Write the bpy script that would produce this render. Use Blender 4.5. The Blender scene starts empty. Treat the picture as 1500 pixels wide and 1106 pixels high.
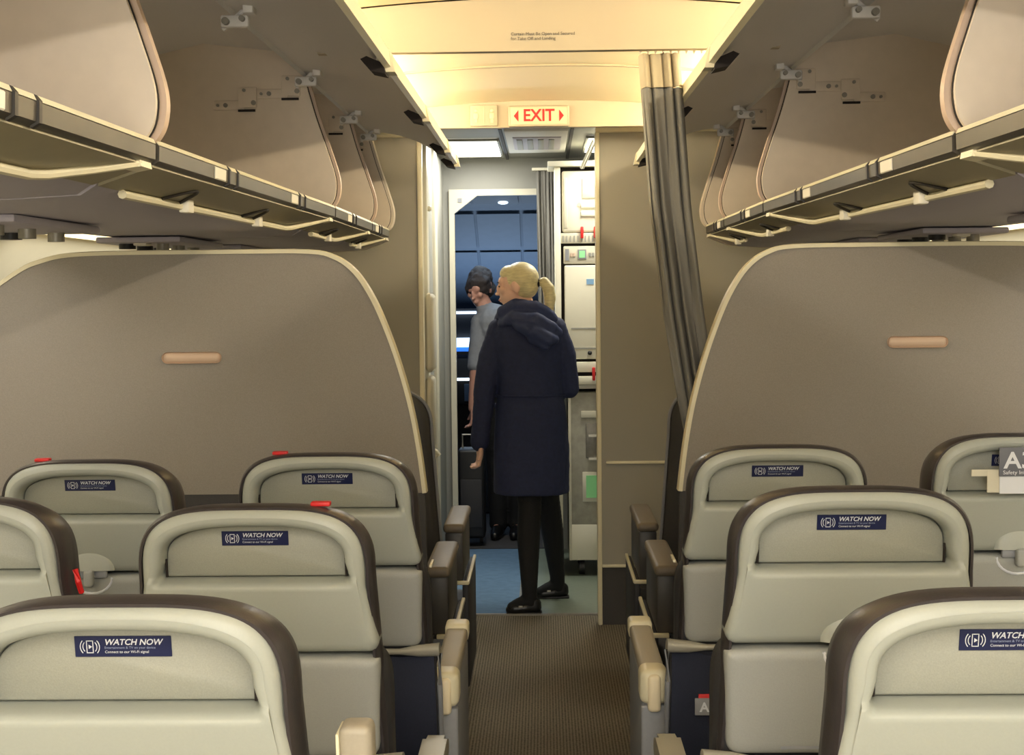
import bpy, bmesh, math, random
from mathutils import Vector, Matrix
C = bpy.context.scene
COL = C.collection
R = math.radians
random.seed(7)

# ------------------------------------------------------------------ camera, world, lights, exposure
EYE = 1.55
cam_d = bpy.data.cameras.new('camera'); cam = bpy.data.objects.new('camera', cam_d); COL.objects.link(cam)
cam_d.sensor_fit = 'HORIZONTAL'; cam_d.sensor_width = 36; cam_d.lens = 51.6; cam_d.clip_start = 0.02
cam.location = (0, 0, EYE)
cam.rotation_euler = (Matrix.Rotation(R(1.25), 4, 'Z') @ Matrix.Rotation(R(90 - 3.25), 4, 'X') @ Matrix.Rotation(R(-0.6), 4, 'Z')).to_euler()
C.camera = cam
w = bpy.data.worlds.new('world'); C.world = w; w.use_nodes = True
w.node_tree.nodes['Background'].inputs[0].default_value = (0.010, 0.02, 0.05, 1)
w.node_tree.nodes['Background'].inputs[1].default_value = 1.0
C.view_settings.view_transform = 'Standard'; C.view_settings.look = 'None'
C.view_settings.exposure = 0.35; C.view_settings.gamma = 1.0; C.view_settings.use_curve_mapping = False
C.cycles.max_bounces = 8; C.cycles.diffuse_bounces = 5

CX = 0.02      # cabin centre line
def area(name, loc, aim, sx, sy, power, color):
    l = bpy.data.lights.new(name, 'AREA'); l.shape = 'RECTANGLE'; l.size = sx; l.size_y = sy
    l.energy = power; l.color = color
    o = bpy.data.objects.new(name, l); COL.objects.link(o); o.location = loc
    d = Vector(aim).normalized()
    # long side along world y
    z = -d; y = Vector((0, 1, 0)) if abs(d.y) < .9 else Vector((1, 0, 0)); x = y.cross(z).normalized(); y = z.cross(x)
    o.rotation_euler = Matrix((x, y, z)).transposed().to_euler(); return o
WARM = (1.0, 0.84, 0.56); NEUT = (1.0, 0.95, 0.86); COOL = (0.86, 0.93, 1.0)
for s in (-1, 1):
    area('cove_light', (CX + s*.705, 5.33, 2.318), (-s, 0, .03), .035, 2.1, 20, WARM)
    area('cove_light', (CX + s*.705, 3.20, 2.318), (-s, 0, -.01), .035, 1.8, 10, WARM)        # ceiling wash ahead
    area('cove_light', (CX + s*.705, -.2, 2.318), (-s, 0, -.02), .035, 4.8, 34, NEUT)           # same strip over and behind the camera
    area('window_wash', (CX + s*1.47, 1.3, 1.70), (s*.45, 0, -1), .03, 5.2, 16, NEUT)        # strip lights over the windows
    area('window_wash', (CX + s*1.47, 5.4, 1.70), (s*.45, 0, -1), .03, 2.2, 6, NEUT)
area('overhead_fill', (CX, -.3, 2.35), (0, .05, -1), .7, 4.8, 88, NEUT)  # added overhead fill, the ceiling has no such fixture
area('rear_fill', (CX, -2.7, 1.25), (0, 1, .14), 2.0, 1.3, 66, NEUT)   # added fill, stands in for the lit rest of the cabin behind
area('entry_light', (-.37, 8.15, 2.345), (0, 0, -1), .24, .8, 11, (1, .97, .9))
area('galley_light', (.42, 7.7, 2.345), (0, 0, -1), .3, .7, 14, (1, .95, .82))
area('cockpit_light', (-.35, 9.5, 2.10), (0, .2, -1), .5, .5, 5, (.55, .78, 1.0))
area('cockpit_up_fill', (-.35, 10.8, 1.12), (0, -.5, 1), 1.2, .3, 13, (.62, .80, 1.0))  # added upward fill to brighten the flight deck ceiling

# ------------------------------------------------------------------ materials
def lin(c):
    return tuple((x/255/12.92 if x/255 <= .04045 else ((x/255+.055)/1.055)**2.4) for x in c) + (1,)
def mat(name, rgb, rough=.6, metal=0, noise=0, scale=200, bump=0, bscale=300, emit=None, es=1, coat=0, stretch=None):
    m = bpy.data.materials.new(name); m.use_nodes = True; nt = m.node_tree; b = nt.nodes['Principled BSDF']
    b.inputs['Base Color'].default_value = lin(rgb); b.inputs['Roughness'].default_value = rough; b.inputs['Metallic'].default_value = metal
    if coat: b.inputs['Coat Weight'].default_value = coat
    if emit:
        b.inputs['Emission Color'].default_value = lin(emit); b.inputs['Emission Strength'].default_value = es
    if noise or bump:
        tc = nt.nodes.new('ShaderNodeTexCoord'); src = tc.outputs['Object']
        if stretch:
            mp = nt.nodes.new('ShaderNodeMapping'); mp.inputs['Scale'].default_value = stretch; nt.links.new(src, mp.inputs[0]); src = mp.outputs[0]
    if noise:
        n = nt.nodes.new('ShaderNodeTexNoise'); n.inputs['Scale'].default_value = scale; n.inputs['Detail'].default_value = 4
        nt.links.new(src, n.inputs['Vector'])
        mx = nt.nodes.new('ShaderNodeMix'); mx.data_type = 'RGBA'
        c = lin(rgb); mx.inputs[6].default_value = tuple(v*(1-noise) for v in c[:3]) + (1,); mx.inputs[7].default_value = tuple(min(1, v*(1+noise)) for v in c[:3]) + (1,)
        nt.links.new(n.outputs[0], mx.inputs[0]); nt.links.new(mx.outputs[2], b.inputs['Base Color'])
    if bump:
        n2 = nt.nodes.new('ShaderNodeTexNoise'); n2.inputs['Scale'].default_value = bscale; n2.inputs['Detail'].default_value = 3
        nt.links.new(src, n2.inputs['Vector'])
        bp = nt.nodes.new('ShaderNodeBump'); bp.inputs['Strength'].default_value = bump; bp.inputs['Distance'].default_value = .002
        nt.links.new(n2.outputs[0], bp.inputs['Height']); nt.links.new(bp.outputs[0], b.inputs['Normal'])
    return m
M = dict(
 ceil=mat('ceiling_cream', (236,222,190), .5, noise=.02, scale=4),
 header=mat('header_cream', (176,163,138), .55, noise=.03, scale=6),
 trim=mat('cream_trim', (222,214,184), .4),
 partition=mat('partition_laminate', (142,135,126), .62, noise=.22, scale=420, bump=.12, bscale=500),
 partdark=mat('partition_dark', (62,60,60), .7, noise=.2, scale=300),
 fwdwall=mat('forward_wall_laminate', (152,148,136), .62, noise=.2, scale=400, bump=.1),
 slot=mat('handle_pink', (205,180,158), .45),
 bindoor=mat('bin_door_grey', (218,216,212), .5, noise=.06, scale=160),
 bindiv=mat('bin_side_beige', (214,201,183), .55, noise=.06, scale=30),
 binunder=mat('bin_underside', (176,171,182), .5, noise=.06, scale=60),
 binslot=mat('bin_slot_beige', (150,142,116), .5, noise=.06, scale=30),
 rail=mat('rail_metal', (84,79,70), .42, .55, noise=.25, scale=9),
 raildark=mat('rail_dark', (40,36,32), .5),
 steel=mat('worn_steel', (140,136,126), .45, .5, noise=.3, scale=40),
 gap=mat('dark_gap', (34,26,22), .8),
 placard=mat('placard_white', (225,220,205), .5),
 shell=mat('seat_shell', (166,170,162), .42, noise=.04, scale=300, bump=.05),
 recess=mat('seat_recess', (152,153,142), .55, noise=.14, scale=500, bump=.15, bscale=600),
 lower=mat('seat_lower_panel', (158,160,156), .5, noise=.10, scale=500, bump=.08),
 cap=mat('seat_cap_leather', (58,53,54), .33, noise=.1, scale=60, bump=.1, bscale=250),
 side=mat('seat_side_charcoal', (46,45,48), .6, noise=.12, scale=200),
 navy=mat('navy_fabric', (24,30,50), .85, noise=.25, scale=300, bump=.2),
 label=mat('label_navy', (24,32,72), .35),
 white=mat('print_white', (212,215,222), .6),
 palep=mat('print_pale', (140,150,180), .6),
 red=mat('red_print', (205,30,30), .5),
 silver=mat('silver_paint', (176,172,158), .32, .35),
 armpad=mat('arm_pad_grey', (160,152,136), .5, noise=.08, scale=200),
 armside=mat('arm_side_grey', (140,142,146), .5, noise=.08, scale=100),
 fcseat=mat('first_class_leather', (70,68,66), .45, noise=.1, scale=80, bump=.1),
 fcpad=mat('first_class_pad', (118,108,94), .5, noise=.08, scale=60),
 curtain=mat('curtain_grey', (118,116,110), .85, noise=.12, scale=500, bump=.2),
 curtop=mat('curtain_heading', (176,164,138), .85, noise=.08, scale=500, bump=.2),
 mesh_=mat('clear_ring', (220,215,205), .3),
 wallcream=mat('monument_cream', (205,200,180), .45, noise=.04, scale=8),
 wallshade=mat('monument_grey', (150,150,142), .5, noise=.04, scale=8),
 floorgreen=mat('galley_floor', (112,122,108), .35, noise=.12, scale=30, bump=.1, bscale=150),
 floorbluelit=mat('entry_floor_bluelit', (112,142,172), .22, noise=.22, scale=22, bump=.3, bscale=60),  # blue light reflected by the floor is put into its colour
 galley=mat('galley_cream', (222,218,198), .4, noise=.03, scale=6),
 cart=mat('cart_worn_metal', (158,155,140), .5, 0, noise=.38, scale=22),
 green=mat('green_label', (150,232,160), .5),
 blueL=mat('blue_label', (130,170,205), .5),
 cockpit=mat('cockpit_blue', (66,80,98), .7, noise=.12, scale=20),
 black=mat('black_plastic', (18,18,20), .5),
 skin=mat('skin', (234,190,166), .5, noise=.05, scale=40),
 skin2=mat('skin_deep', (196,146,126), .5, noise=.05, scale=40),
 coat=mat('navy_coat', (33,41,74), .8, noise=.3, scale=60, bump=.3, bscale=220),
 hoodc=mat('navy_hood', (44,54,92), .7, noise=.3, scale=40, bump=.3, bscale=160),
 cover=mat('card_cover_grey', (98,100,108), .5),
 tights=mat('black_tights', (10,10,12), .8),
 shoe=mat('black_shoe', (14,14,15), .35),
 blond=mat('blond_hair', (224,206,158), .45, noise=.45, scale=60, bump=.5, bscale=120, stretch=(.35,1,3)),
 darkhair=mat('dark_hair', (52,44,42), .8, noise=.5, scale=60, bump=.8, bscale=80),
 shirt=mat('grey_shirt', (128,130,134), .8, noise=.12, scale=60),
 eye=mat('eye_dark', (30,28,30), .3), lip=mat('lip', (180,95,90), .5),
 exitface=mat('exit_face', (196,178,146), .5, emit=(255,225,170), es=.05),
 exitred=mat('exit_red', (190,18,16), .5, emit=(220,15,12), es=.12),
 lamp=mat('lamp_diffuser', (255,255,255), .5, emit=(255,253,240), es=2.2),
 wash=mat('wash_tube', (255,240,205), .5, emit=(255,232,180), es=2.0),
 screenblue=mat('lit_blue', (60,120,220), .5, emit=(60,130,235), es=1.0),
 screenwhite=mat('lit_white', (230,245,255), .5, emit=(225,242,255), es=1.6),
 sidewall=mat('sidewall_cream', (205,198,172), .5, noise=.03, scale=10),
)
# ribbed carpet
def carpet():
    m = bpy.data.materials.new('ribbed_carpet'); m.use_nodes = True; nt = m.node_tree; b = nt.nodes['Principled BSDF']
    b.inputs['Roughness'].default_value = .95
    tc = nt.nodes.new('ShaderNodeTexCoord')
    wv = nt.nodes.new('ShaderNodeTexWave'); wv.bands_direction = 'X'; wv.inputs['Scale'].default_value = 28; wv.inputs['Distortion'].default_value = .6; wv.inputs['Detail'].default_value = 1; wv.inputs['Detail Scale'].default_value = 4
    nt.links.new(tc.outputs['Object'], wv.inputs['Vector'])
    nz = nt.nodes.new('ShaderNodeTexNoise'); nz.inputs['Scale'].default_value = 110; nt.links.new(tc.outputs['Object'], nz.inputs['Vector'])
    a = nt.nodes.new('ShaderNodeMath'); a.operation = 'MULTIPLY_ADD'; nt.links.new(wv.outputs['Fac'], a.inputs[0]); a.inputs[1].default_value = .5
    nt.links.new(nz.outputs[0], a.inputs[2])
    cr = nt.nodes.new('ShaderNodeValToRGB'); cr.color_ramp.elements[0].position = .35; cr.color_ramp.elements[0].color = lin((66,61,53)); cr.color_ramp.elements[1].position = 1.0; cr.color_ramp.elements[1].color = lin((128,120,102))
    nt.links.new(a.outputs[0], cr.inputs[0]); nt.links.new(cr.outputs[0], b.inputs['Base Color'])
    bp = nt.nodes.new('ShaderNodeBump'); bp.inputs['Strength'].default_value = .5; bp.inputs['Distance'].default_value = .003
    nt.links.new(a.outputs[0], bp.inputs['Height']); nt.links.new(bp.outputs[0], b.inputs['Normal'])
    return m
M['carpet'] = carpet()

# ------------------------------------------------------------------ helpers
class MB:
    def __init__(s): s.bm = bmesh.new()
    def box(s, x0, x1, y0, y1, z0, z1, bev=0, seg=2, rot=None, piv=None):
        g = bmesh.ops.create_cube(s.bm, size=1)
        vs = g['verts']
        for v in vs: v.co = Vector(((x0+x1)/2 + v.co.x*(x1-x0), (y0+y1)/2 + v.co.y*(y1-y0), (z0+z1)/2 + v.co.z*(z1-z0)))
        if rot: 
            p = Vector(piv) if piv else Vector(((x0+x1)/2, (y0+y1)/2, (z0+z1)/2))
            for v in vs: v.co = rot @ (v.co - p) + p
        if bev:
            es = list({e for v in vs for e in v.link_edges})
            bmesh.ops.bevel(s.bm, geom=es, offset=bev, segments=seg, affect='EDGES', profile=.5)
        return s
    def loft(s, rings, close=True, cap0=True, cap1=True):
        vr = [[s.bm.verts.new(p) for p in r] for r in rings]; n = len(rings[0])
        for a, b in zip(vr, vr[1:]):
            for i in range(n if close else n-1):
                j = (i+1) % n
                try: s.bm.faces.new((a[i], a[j], b[j], b[i]))
                except ValueError: pass
        if cap0 and close: s.bm.faces.new(list(reversed(vr[0])))
        if cap1 and close: s.bm.faces.new(vr[-1])
        return s
    def tube(s, pts, r, n=8, flat=1.0):
        pts = [Vector(p) for p in pts]; rings = []
        rs = r if isinstance(r, (list, tuple)) else [r]*len(pts)
        for i, p in enumerate(pts):
            t = (pts[min(i+1, len(pts)-1)] - pts[max(i-1, 0)]).normalized()
            u = t.cross(Vector((0, 0, 1)));  u = u.normalized() if u.length > .05 else Vector((1, 0, 0))
            v = u.cross(t).normalized()
            rings.append([p + (u*math.cos(a)*rs[i] + v*math.sin(a)*rs[i]*flat) for a in [2*math.pi*k/n for k in range(n)]])
        return s.loft(rings)
    def prism_y(s, poly, y0, y1):   # poly in (x,z)
        return s.loft([[(x, y0, z) for x, z in poly], [(x, y1, z) for x, z in poly]])
    def prism_x(s, poly, x0, x1):   # poly in (y,z)
        return s.loft([[(x0, y, z) for y, z in poly], [(x1, y, z) for y, z in poly]])
    def ball(s, c, r, seg=16):
        rr = r if isinstance(r, (list, tuple)) else (r, r, r)
        g = bmesh.ops.create_uvsphere(s.bm, u_segments=seg, v_segments=max(6, seg//2), radius=1)
        for v in g['verts']: v.co = Vector((c[0]+v.co.x*rr[0], c[1]+v.co.y*rr[1], c[2]+v.co.z*rr[2]))
        return s
    def cyl(s, a, b, r, n=16):
        return s.tube([a, b], r, n)
    def mesh(s, name, m, ang=35):
        bmesh.ops.recalc_face_normals(s.bm, faces=s.bm.faces)
        me = bpy.data.meshes.new(name); s.bm.to_mesh(me); s.bm.free()
        me.materials.append(M[m])
        me.polygons.foreach_set('use_smooth', [True]*len(me.polygons)); me.set_sharp_from_angle(angle=R(ang))
        return me
    def build(s, name, m, parent=None, ang=35, label=None):
        o = bpy.data.objects.new(name, s.mesh(name, m, ang)); COL.objects.link(o)
        if parent: o.parent = parent
        if label: o['label'] = label
        return o
def tag(o, label=None, cat=None, group=None, kind=None):
    if label: o['label'] = label
    if cat: o['category'] = cat
    if group: o['group'] = group
    if kind: o['kind'] = kind
    return o
def thing(name, label, cat, loc=(0,0,0), group=None):
    o = bpy.data.objects.new(name, None); COL.objects.link(o); o.location = loc; o.empty_display_size = .1
    return tag(o, label, cat, group)
def struct(name, mb, m, parent=None, ang=35):
    o = mb.build(name, m, parent, ang)
    if not parent: o['kind'] = 'structure'
    return o
def dup(o, parent=None):
    c = o.copy(); COL.objects.link(c)
    if parent: c.parent = parent
    for ch in list(o.children): dup(ch, c)
    return c
def textmesh(s, size, m, name, loc, parent=None, shear=0, bold=0, align='CENTER', ext=.0003, rot=(R(90),0,0), sx=1.0):
    cu = bpy.data.curves.new('t', 'FONT'); cu.body = s; cu.size = size; cu.align_x = align; cu.align_y = 'CENTER'; cu.extrude = ext; cu.shear = shear; cu.offset = bold; cu.resolution_u = 3
    t = bpy.data.objects.new('t', cu); COL.objects.link(t); bpy.context.view_layer.update()
    me = bpy.data.meshes.new_from_object(t.evaluated_get(bpy.context.evaluated_depsgraph_get()))
    bpy.data.objects.remove(t); me.materials.clear(); me.materials.append(M[m]); me.name = name
    mt = Matrix.Translation(loc) @ Matrix.Rotation(rot[2], 4, 'Z') @ Matrix.Rotation(rot[0], 4, 'X') @ Matrix.Diagonal((sx,1,1,1))
    me.transform(mt)
    o = bpy.data.objects.new(name, me); COL.objects.link(o)
    if parent: o.parent = parent
    return o
def smooth(pts, n=4):
    out = []
    for i in range(len(pts)-1):
        p0, p1, p2, p3 = pts[max(i-1,0)], pts[i], pts[i+1], pts[min(i+2,len(pts)-1)]
        for k in range(n):
            t = k/n
            out.append(tuple(.5*(2*b + (c-a)*t + (2*a-5*b+4*c-d)*t*t + (3*b-a-3*c+d)*t**3) for a, b, c, d in zip(p0,p1,p2,p3)))
    return out + [pts[-1]]
def lerp(a, b, t): return a + (b-a)*t
def interp(tab, z):
    tab = sorted(tab)
    if z <= tab[0][0]: return tab[0][1:]
    for a, b in zip(tab, tab[1:]):
        if z <= b[0]:
            t = (z-a[0])/(b[0]-a[0]); return tuple(lerp(p, q, t) for p, q in zip(a[1:], b[1:]))
    return tab[-1][1:]

# ------------------------------------------------------------------ the setting
struct('floor', MB().box(-1.9, 1.9, -3, 7.02, -.05, 0), 'carpet')
struct('floor_entry', MB().box(-1.9, -.13, 7.02, 8.86, -.05, .002), 'floorbluelit')
struct('floor_galley', MB().box(-.13, 1.9, 7.02, 8.86, -.05, .002), 'floorgreen')
struct('trim_1', MB().box(-.55, .25, 7.005, 7.03, -.01, .008), 'steel')
struct('trim_2', MB().box(-.136, -.126, 7.03, 8.86, -.01, .005), 'steel')
SW = [(1.72,0),(1.80,.45),(1.84,.95),(1.80,1.35),(1.68,1.66),(1.52,1.78)]
for s, nm in ((-1,'wall_left'),(1,'wall_right')):
    poly = [(CX+s*x, z) for x, z in SW] + [(CX+s*(x+.04), z) for x, z in reversed(SW)]
    struct(nm, MB().prism_y(poly, -3, 9.0), 'sidewall')
struct('wall_rear', MB().box(-1.9, 1.9, -3.05, -3, 0, 2.5), 'wallshade')
# ceiling panels
ceil = struct('ceiling', MB().box(CX-1.0, CX+1.0, -3, 6.9, 2.455, 2.475), 'ceil')
def cz(x): return 2.385 - .085*abs(x)**2
for y0, y1 in ((-3,-1.5),(-1.49,0.0),(.01,1.4),(1.41,2.8),(2.81,4.18),(4.20,5.40),(5.415,6.40)):
    n = 28; top = []; bot = []
    for i in range(n+1):
        x = lerp(-.66, .66, i/n); bot.append((CX+x, cz(x))); top.append((CX+x, cz(x)+.012))
    o = MB().prism_y(bot + top[::-1], y0, y1).build('ceiling_panel', 'ceil', ceil)
# dark joint ribs between ceiling panels
for y in (5.402,):
    n = 28; bot = [(CX+lerp(-.66,.66,i/n), cz(lerp(-.66,.66,i/n))-.006) for i in range(n+1)]; top = [(x, z+.03) for x, z in bot]
    MB().prism_y(bot + top[::-1], y-.002, y+.016).build('ceiling_rib', 'header', ceil)
# headers
def header(name, y, zb, th, m):
    n = 28; top = [(CX+lerp(-.66,.66,i/n), cz(lerp(-.66,.66,i/n))+.004) for i in range(n+1)]
    poly = top + [(CX+.66, zb+.012), (CX+.655, zb), (CX-.655, zb), (CX-.66, zb+.012)]
    return struct(name, MB().prism_y(poly, y, y+th), m)
h1 = header('trim_3', 4.20, 2.237, .035, 'header')
h2 = header('trim_4', 6.42, 2.272, .05, 'header')
for k, (t, z) in enumerate((('Curtain Must Be Open and Secured', 2.284), ('for Take Off and Landing', 2.271))):
    textmesh(t, .0125, 'rail', 'header_text', (-.085, 4.198, z), h1, align='LEFT')
# lavatory pictograph panel and EXIT sign on the forward header
lav = MB().box(-.31,-.19, 6.408, 6.419, 2.278, 2.37, .006).build('lavatory_panel', 'header'); tag(lav, 'faint cream lavatory pictograph panel left of the EXIT sign', 'sign')
for x in (-.285, -.215):
    MB().ball((x, 6.407, 2.345), (.008,.002,.008), 10).box(x-.011, x+.011, 6.405, 6.409, 2.31, 2.335, .003).box(x-.006, x+.006, 6.405, 6.409, 2.292, 2.31).build('pictograph', 'exitface', lav)
MB().box(-.252,-.248,6.405,6.409,2.29,2.36).build('divider_line', 'exitface', lav)
ex = thing('exit_sign', 'cream illuminated sign with red EXIT lettering and two red arrows', 'sign', (-.012, 6.40, 2.32))
MB().box(-.132,.132,-.012,.018,-.048,.042,.008).build('housing', 'header', ex)
MB().box(-.122,.122,-.015,-.011,-.040,.034,.003).build('face', 'exitface', ex)
textmesh('EXIT', .072, 'exitred', 'lettering', (.0,-.0165,-.003), ex, bold=.0015, sx=.92)
for s in (-1, 1):
    MB().loft([[(s*.088,-.0175,.022),(s*.088,-.0175,-.028),(s*.108,-.0175,-.003)], [(s*.088,-.0155,.022),(s*.088,-.0155,-.028),(s*.108,-.0155,-.003)]]).build('arrow', 'exitred', ex)

# class partitions
def partition(name, s):
    P = [(.352,0),(.352,.62)]
    # inner edge curve to the top
    pts = [(.362,.99),(.378,1.12),(.402,1.25),(.438,1.38),(.482,1.50),(.52,1.575),(.56,1.627),(.61,1.66),(.68,1.675),(.9,1.677),(1.2,1.677),(1.36,1.672),(1.44,1.655),(1.50,1.63),(1.62,1.55)]
    pts = smooth(pts)
    poly = [(CX+s*x, z) for x, z in pts] + [(CX+s*1.82,.99)]
    o = struct(name, MB().prism_y(poly, 4.13, 4.17), 'partition')
    MB().prism_y([(CX+s*x, z) for x, z in ((.345,0),(.362,.99),(1.82,.99),(1.74,0))], 4.132, 4.168).build('lower_panel', 'partdark', o)
    # cream edge trim
    path = [(CX+s*x, 4.15, z) for x, z in pts[:-1]]
    rings = []
    for i, p in enumerate(path):
        p = Vector(p); t = (Vector(path[min(i+1,len(path)-1)]) - Vector(path[max(i-1,0)])).normalized(); nrm = Vector((-t.z*-s, 0, t.x*-s)) * -1
        q = nrm*.0055
        rings.append([p+q+Vector((0,-.026,0)), p+q*1.3+Vector((0,-.02,0)), p+q*1.3+Vector((0,.02,0)), p+q+Vector((0,.026,0)), p-q+Vector((0,.026,0)), p-q+Vector((0,-.026,0))])
    MB().loft(rings).build('edge_trim', 'trim', o)
    return o
pl = partition('wall_front_left', -1); pr = partition('wall_front_right', 1)
for s, x, z, nm in ((-1,-.995,1.38,'left'), (1,1.045,1.405,'right')):
    MB().box(x-.084, x+.084, 4.118, 4.135, z-.016, z+.016, .0155, 4).build('handle_plate', 'slot', pl if s < 0 else pr, label='pinkish beige rounded plate')

# forward walls (first row end), left with closet behind, right plain
fl = struct('trim_5', MB().box(-1.8, -.575, 6.80, 6.84, 0, 2.275), 'fwdwall')
MB().box(-1.0, -.56, 6.785, 6.85, 2.275, 2.30, .008).build('top_trim', 'trim', fl)
MB().box(-.577, -.555, 6.79, 6.86, 0, 2.275, .006).build('edge_trim', 'trim', fl)
fr = struct('trim_6', MB().box(.262, 1.8, 6.80, 6.84, .28, 2.285), 'fwdwall')
MB().box(.245, 1.2, 6.785, 6.855, 2.285, 2.312, .008).build('top_trim', 'trim', fr)
MB().box(.243, .264, 6.79, 6.86, 0, 2.29, .006).build('edge_trim', 'trim', fr)
MB().box(.262, 1.8, 6.805, 6.838, 0, .28).build('kick_panel', 'partdark', fr)
MB().box(.264, .55, 6.79, 6.80, .272, .286, .003).build('strip', 'trim', fr)
MB().box(.285, .62, 6.788, 6.80, .757, .771, .004).build('strip', 'trim', fr)
# closet side wall running to the flight deck
cs = struct('wall_closet', MB().box(-.66, -.60, 6.86, 8.86, 0, 2.36), 'wallshade')
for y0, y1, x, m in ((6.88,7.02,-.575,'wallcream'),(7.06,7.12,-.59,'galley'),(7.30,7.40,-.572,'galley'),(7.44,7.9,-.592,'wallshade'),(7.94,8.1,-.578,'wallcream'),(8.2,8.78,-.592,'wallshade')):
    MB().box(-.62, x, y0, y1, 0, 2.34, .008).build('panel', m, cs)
MB().box(-.58, -.5695, 6.91, 6.985, 2.06, 2.17, .003).build('label_plate', 'wallshade', cs)
MB().box(-.58, -.5695, 6.91, 6.985, 1.73, 1.83, .003).build('label_plate', 'armside', cs)
MB().ball((-.565, 7.35, 1.98), .014, 10).build('knob', 'galley', cs)
MB().box(-.592,-.588, 8.0, 8.03, 1.45, 1.5).build('latch', 'black', cs)
js = thing('folded_jumpseat', 'cream rounded folded crew seat on the closet wall left of the woman', 'seat', (-.574, 7.05, 0))
MB().box(.005,.05,-.07,.16,1.18,1.56,.03,4).build('backrest', 'wallcream', js)
MB().box(.005,.045,-.06,.15,.80,1.16,.028,4).build('seat', 'wallcream', js)
MB().box(.005,.035,-.02,.10,.42,.78,.018,3).build('leg_rest', 'wallcream', js)
MB().tube([(.0,.02,.80),(.045,.02,.79),(.06,.02,.77)], .016, 10).build('handle', 'galley', js)
# entry ceiling with framed panels
ec = struct('ceiling_entry', MB().box(-.7, 1.2, 6.86, 8.9, 2.362, 2.40), 'wallshade')
for x0, x1, y0, y1, m in ((-.185,.13,7.25,8.35,'bindoor'),(-.15,.10,7.5,8.1,'binunder')):
    MB().box(x0, x1, y0, y1, 2.345 if m == 'bindoor' else 2.338, 2.363, .006).build('ceiling_panel', m, ec)
for k in range(4):
    MB().box(-.13+k*.055, -.10+k*.055, 7.55, 8.05, 2.333, 2.34, .002).build('slat', 'wallshade', ec)
for x in (-.205, .15): MB().box(x-.008, x+.008, 7.2, 8.8, 2.350, 2.363).build('joint', 'partdark', ec)
for nm, x0, x1, y0, y1, lb in (('ceiling_light', -.50,-.235,7.70,8.58,'bright rectangular ceiling lamp above the flight deck doorway'), ('ceiling_light', .24,.56,7.62,8.4,'bright ceiling lamp over the galley, half behind the grey wall')):
    t = thing(nm, lb, 'lamp', ((x0+x1)/2, (y0+y1)/2, 2.36))
    a, b = (x1-x0)/2, (y1-y0)/2
    MB().box(-a,a,-b,b,-.012,.0,.005).build('diffuser', 'lamp', t)
    f = MB()
    for q in ((-a-.012,-a,-b-.012,b+.012),(a,a+.012,-b-.012,b+.012),(-a,a,-b-.012,-b),(-a,a,b,b+.012)): f.box(*q, -.014, .0)
    f.build('frame', 'wallshade', t)

# flight deck bulkhead with chamfered doorway
OX0, OX1, OT = -.538, .02, 2.165
bw = MB()
bw.prism_y([(-.7,0),(OX0,0),(OX0,OT-.10),(OX0,2.40),(-.7,2.40)], 8.84, 8.90)
bw.prism_y([(OX1,0),(1.2,0),(1.2,2.40),(OX1,2.40)], 8.84, 8.90)
bw.prism_y([(OX0,OT),(OX1,OT),(OX1,2.40),(OX0,2.40)], 8.84, 8.90)
bk = struct('wall_front', bw, 'wallshade')
fm = MB()
fm.prism_y([(OX0-.02,0),(OX0+.012,0),(OX0+.012,OT-.13),(OX0+.15,OT-.025),(OX1,OT-.025),(OX1,OT+.012),(OX0-.02,OT+.012)], 8.80, 8.85)
fm.build('door_frame', 'wallcream', bk)
MB().box(-.505,-.48,8.794,8.80,2.10,2.125).build('label_plate', 'armside', bk)

# flight deck interior
ck = MB(); ck.box(-1.2,.8,8.9,12.0,-.05,0); fc_ = struct('floor_cockpit', ck, 'partdark')
struct('wall_cockpit_left', MB().box(-1.25,-1.2,8.9,12,0,2.3), 'cockpit')
struct('wall_cockpit_right', MB().box(.8,.85,8.9,12,0,2.3), 'cockpit')
rt = MB().prism_x([(8.9,2.22),(10.2,2.15),(11.6,1.44),(11.64,1.47),(10.2,2.20),(8.9,2.27)], -1.2, .8)
cc = struct('ceiling_cockpit', rt, 'cockpit')
for k, (y0, z0, y1, z1) in enumerate(((9.4,2.185,9.9,2.158),(10.25,2.11,10.7,1.885),(10.75,1.86,11.2,1.64))):
    for x0 in (-.78, -.46, -.14):
        MB().prism_x([(y0,z0),(y1,z1),(y1,z1-.003),(y0,z0-.003)], x0, x0+.30).build('panel', 'cockpit', cc)
struct('wall_cockpit_front', MB().box(-1.2,.8,11.6,11.64,0,1.10).box(-1.2,-.95,11.6,11.64,1.1,1.47).box(.45,.8,11.6,11.64,1.1,1.47), 'partdark')
struct('window_1', MB().box(-.95,.45,11.605,11.612,1.10,1.46), 'cockpit')
def glass():
    m = bpy.data.materials.new('windshield_glass'); m.use_nodes = True; b = m.node_tree.nodes['Principled BSDF']
    b.inputs['Transmission Weight'].default_value = 1; b.inputs['Roughness'].default_value = 0; b.inputs['IOR'].default_value = 1.0; b.inputs['Base Color'].default_value = (.8,.88,1,1); return m
M['glass'] = glass(); COL.objects['window_1'].data.materials[0] = M['glass']
dl = MB().ball((-.26, 9.75, 2.155), (.035,.035,.012), 14).build('dome_light', 'screenwhite'); tag(dl, 'small lit dome lamp in the dark flight deck ceiling', 'lamp')
tf = thing('terminal_facade', 'blue and white lit band seen through the flight deck windshield', 'building', (-.9, 16, 0))
MB().box(-3,3,0,.3,-.5,.6).build('wall', 'cockpit', tf)
MB().box(-3,3,-.05,0,.98,1.08).box(-3,3,-.05,0,.78,.83).build('light_band', 'screenwhite', tf)
MB().box(-3,3,-.04,.3,.6,.98).build('glazing', 'screenblue', tf)
MB().box(-3,3,0,.3,1.08,1.4).build('parapet', 'partdark', tf)
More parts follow.
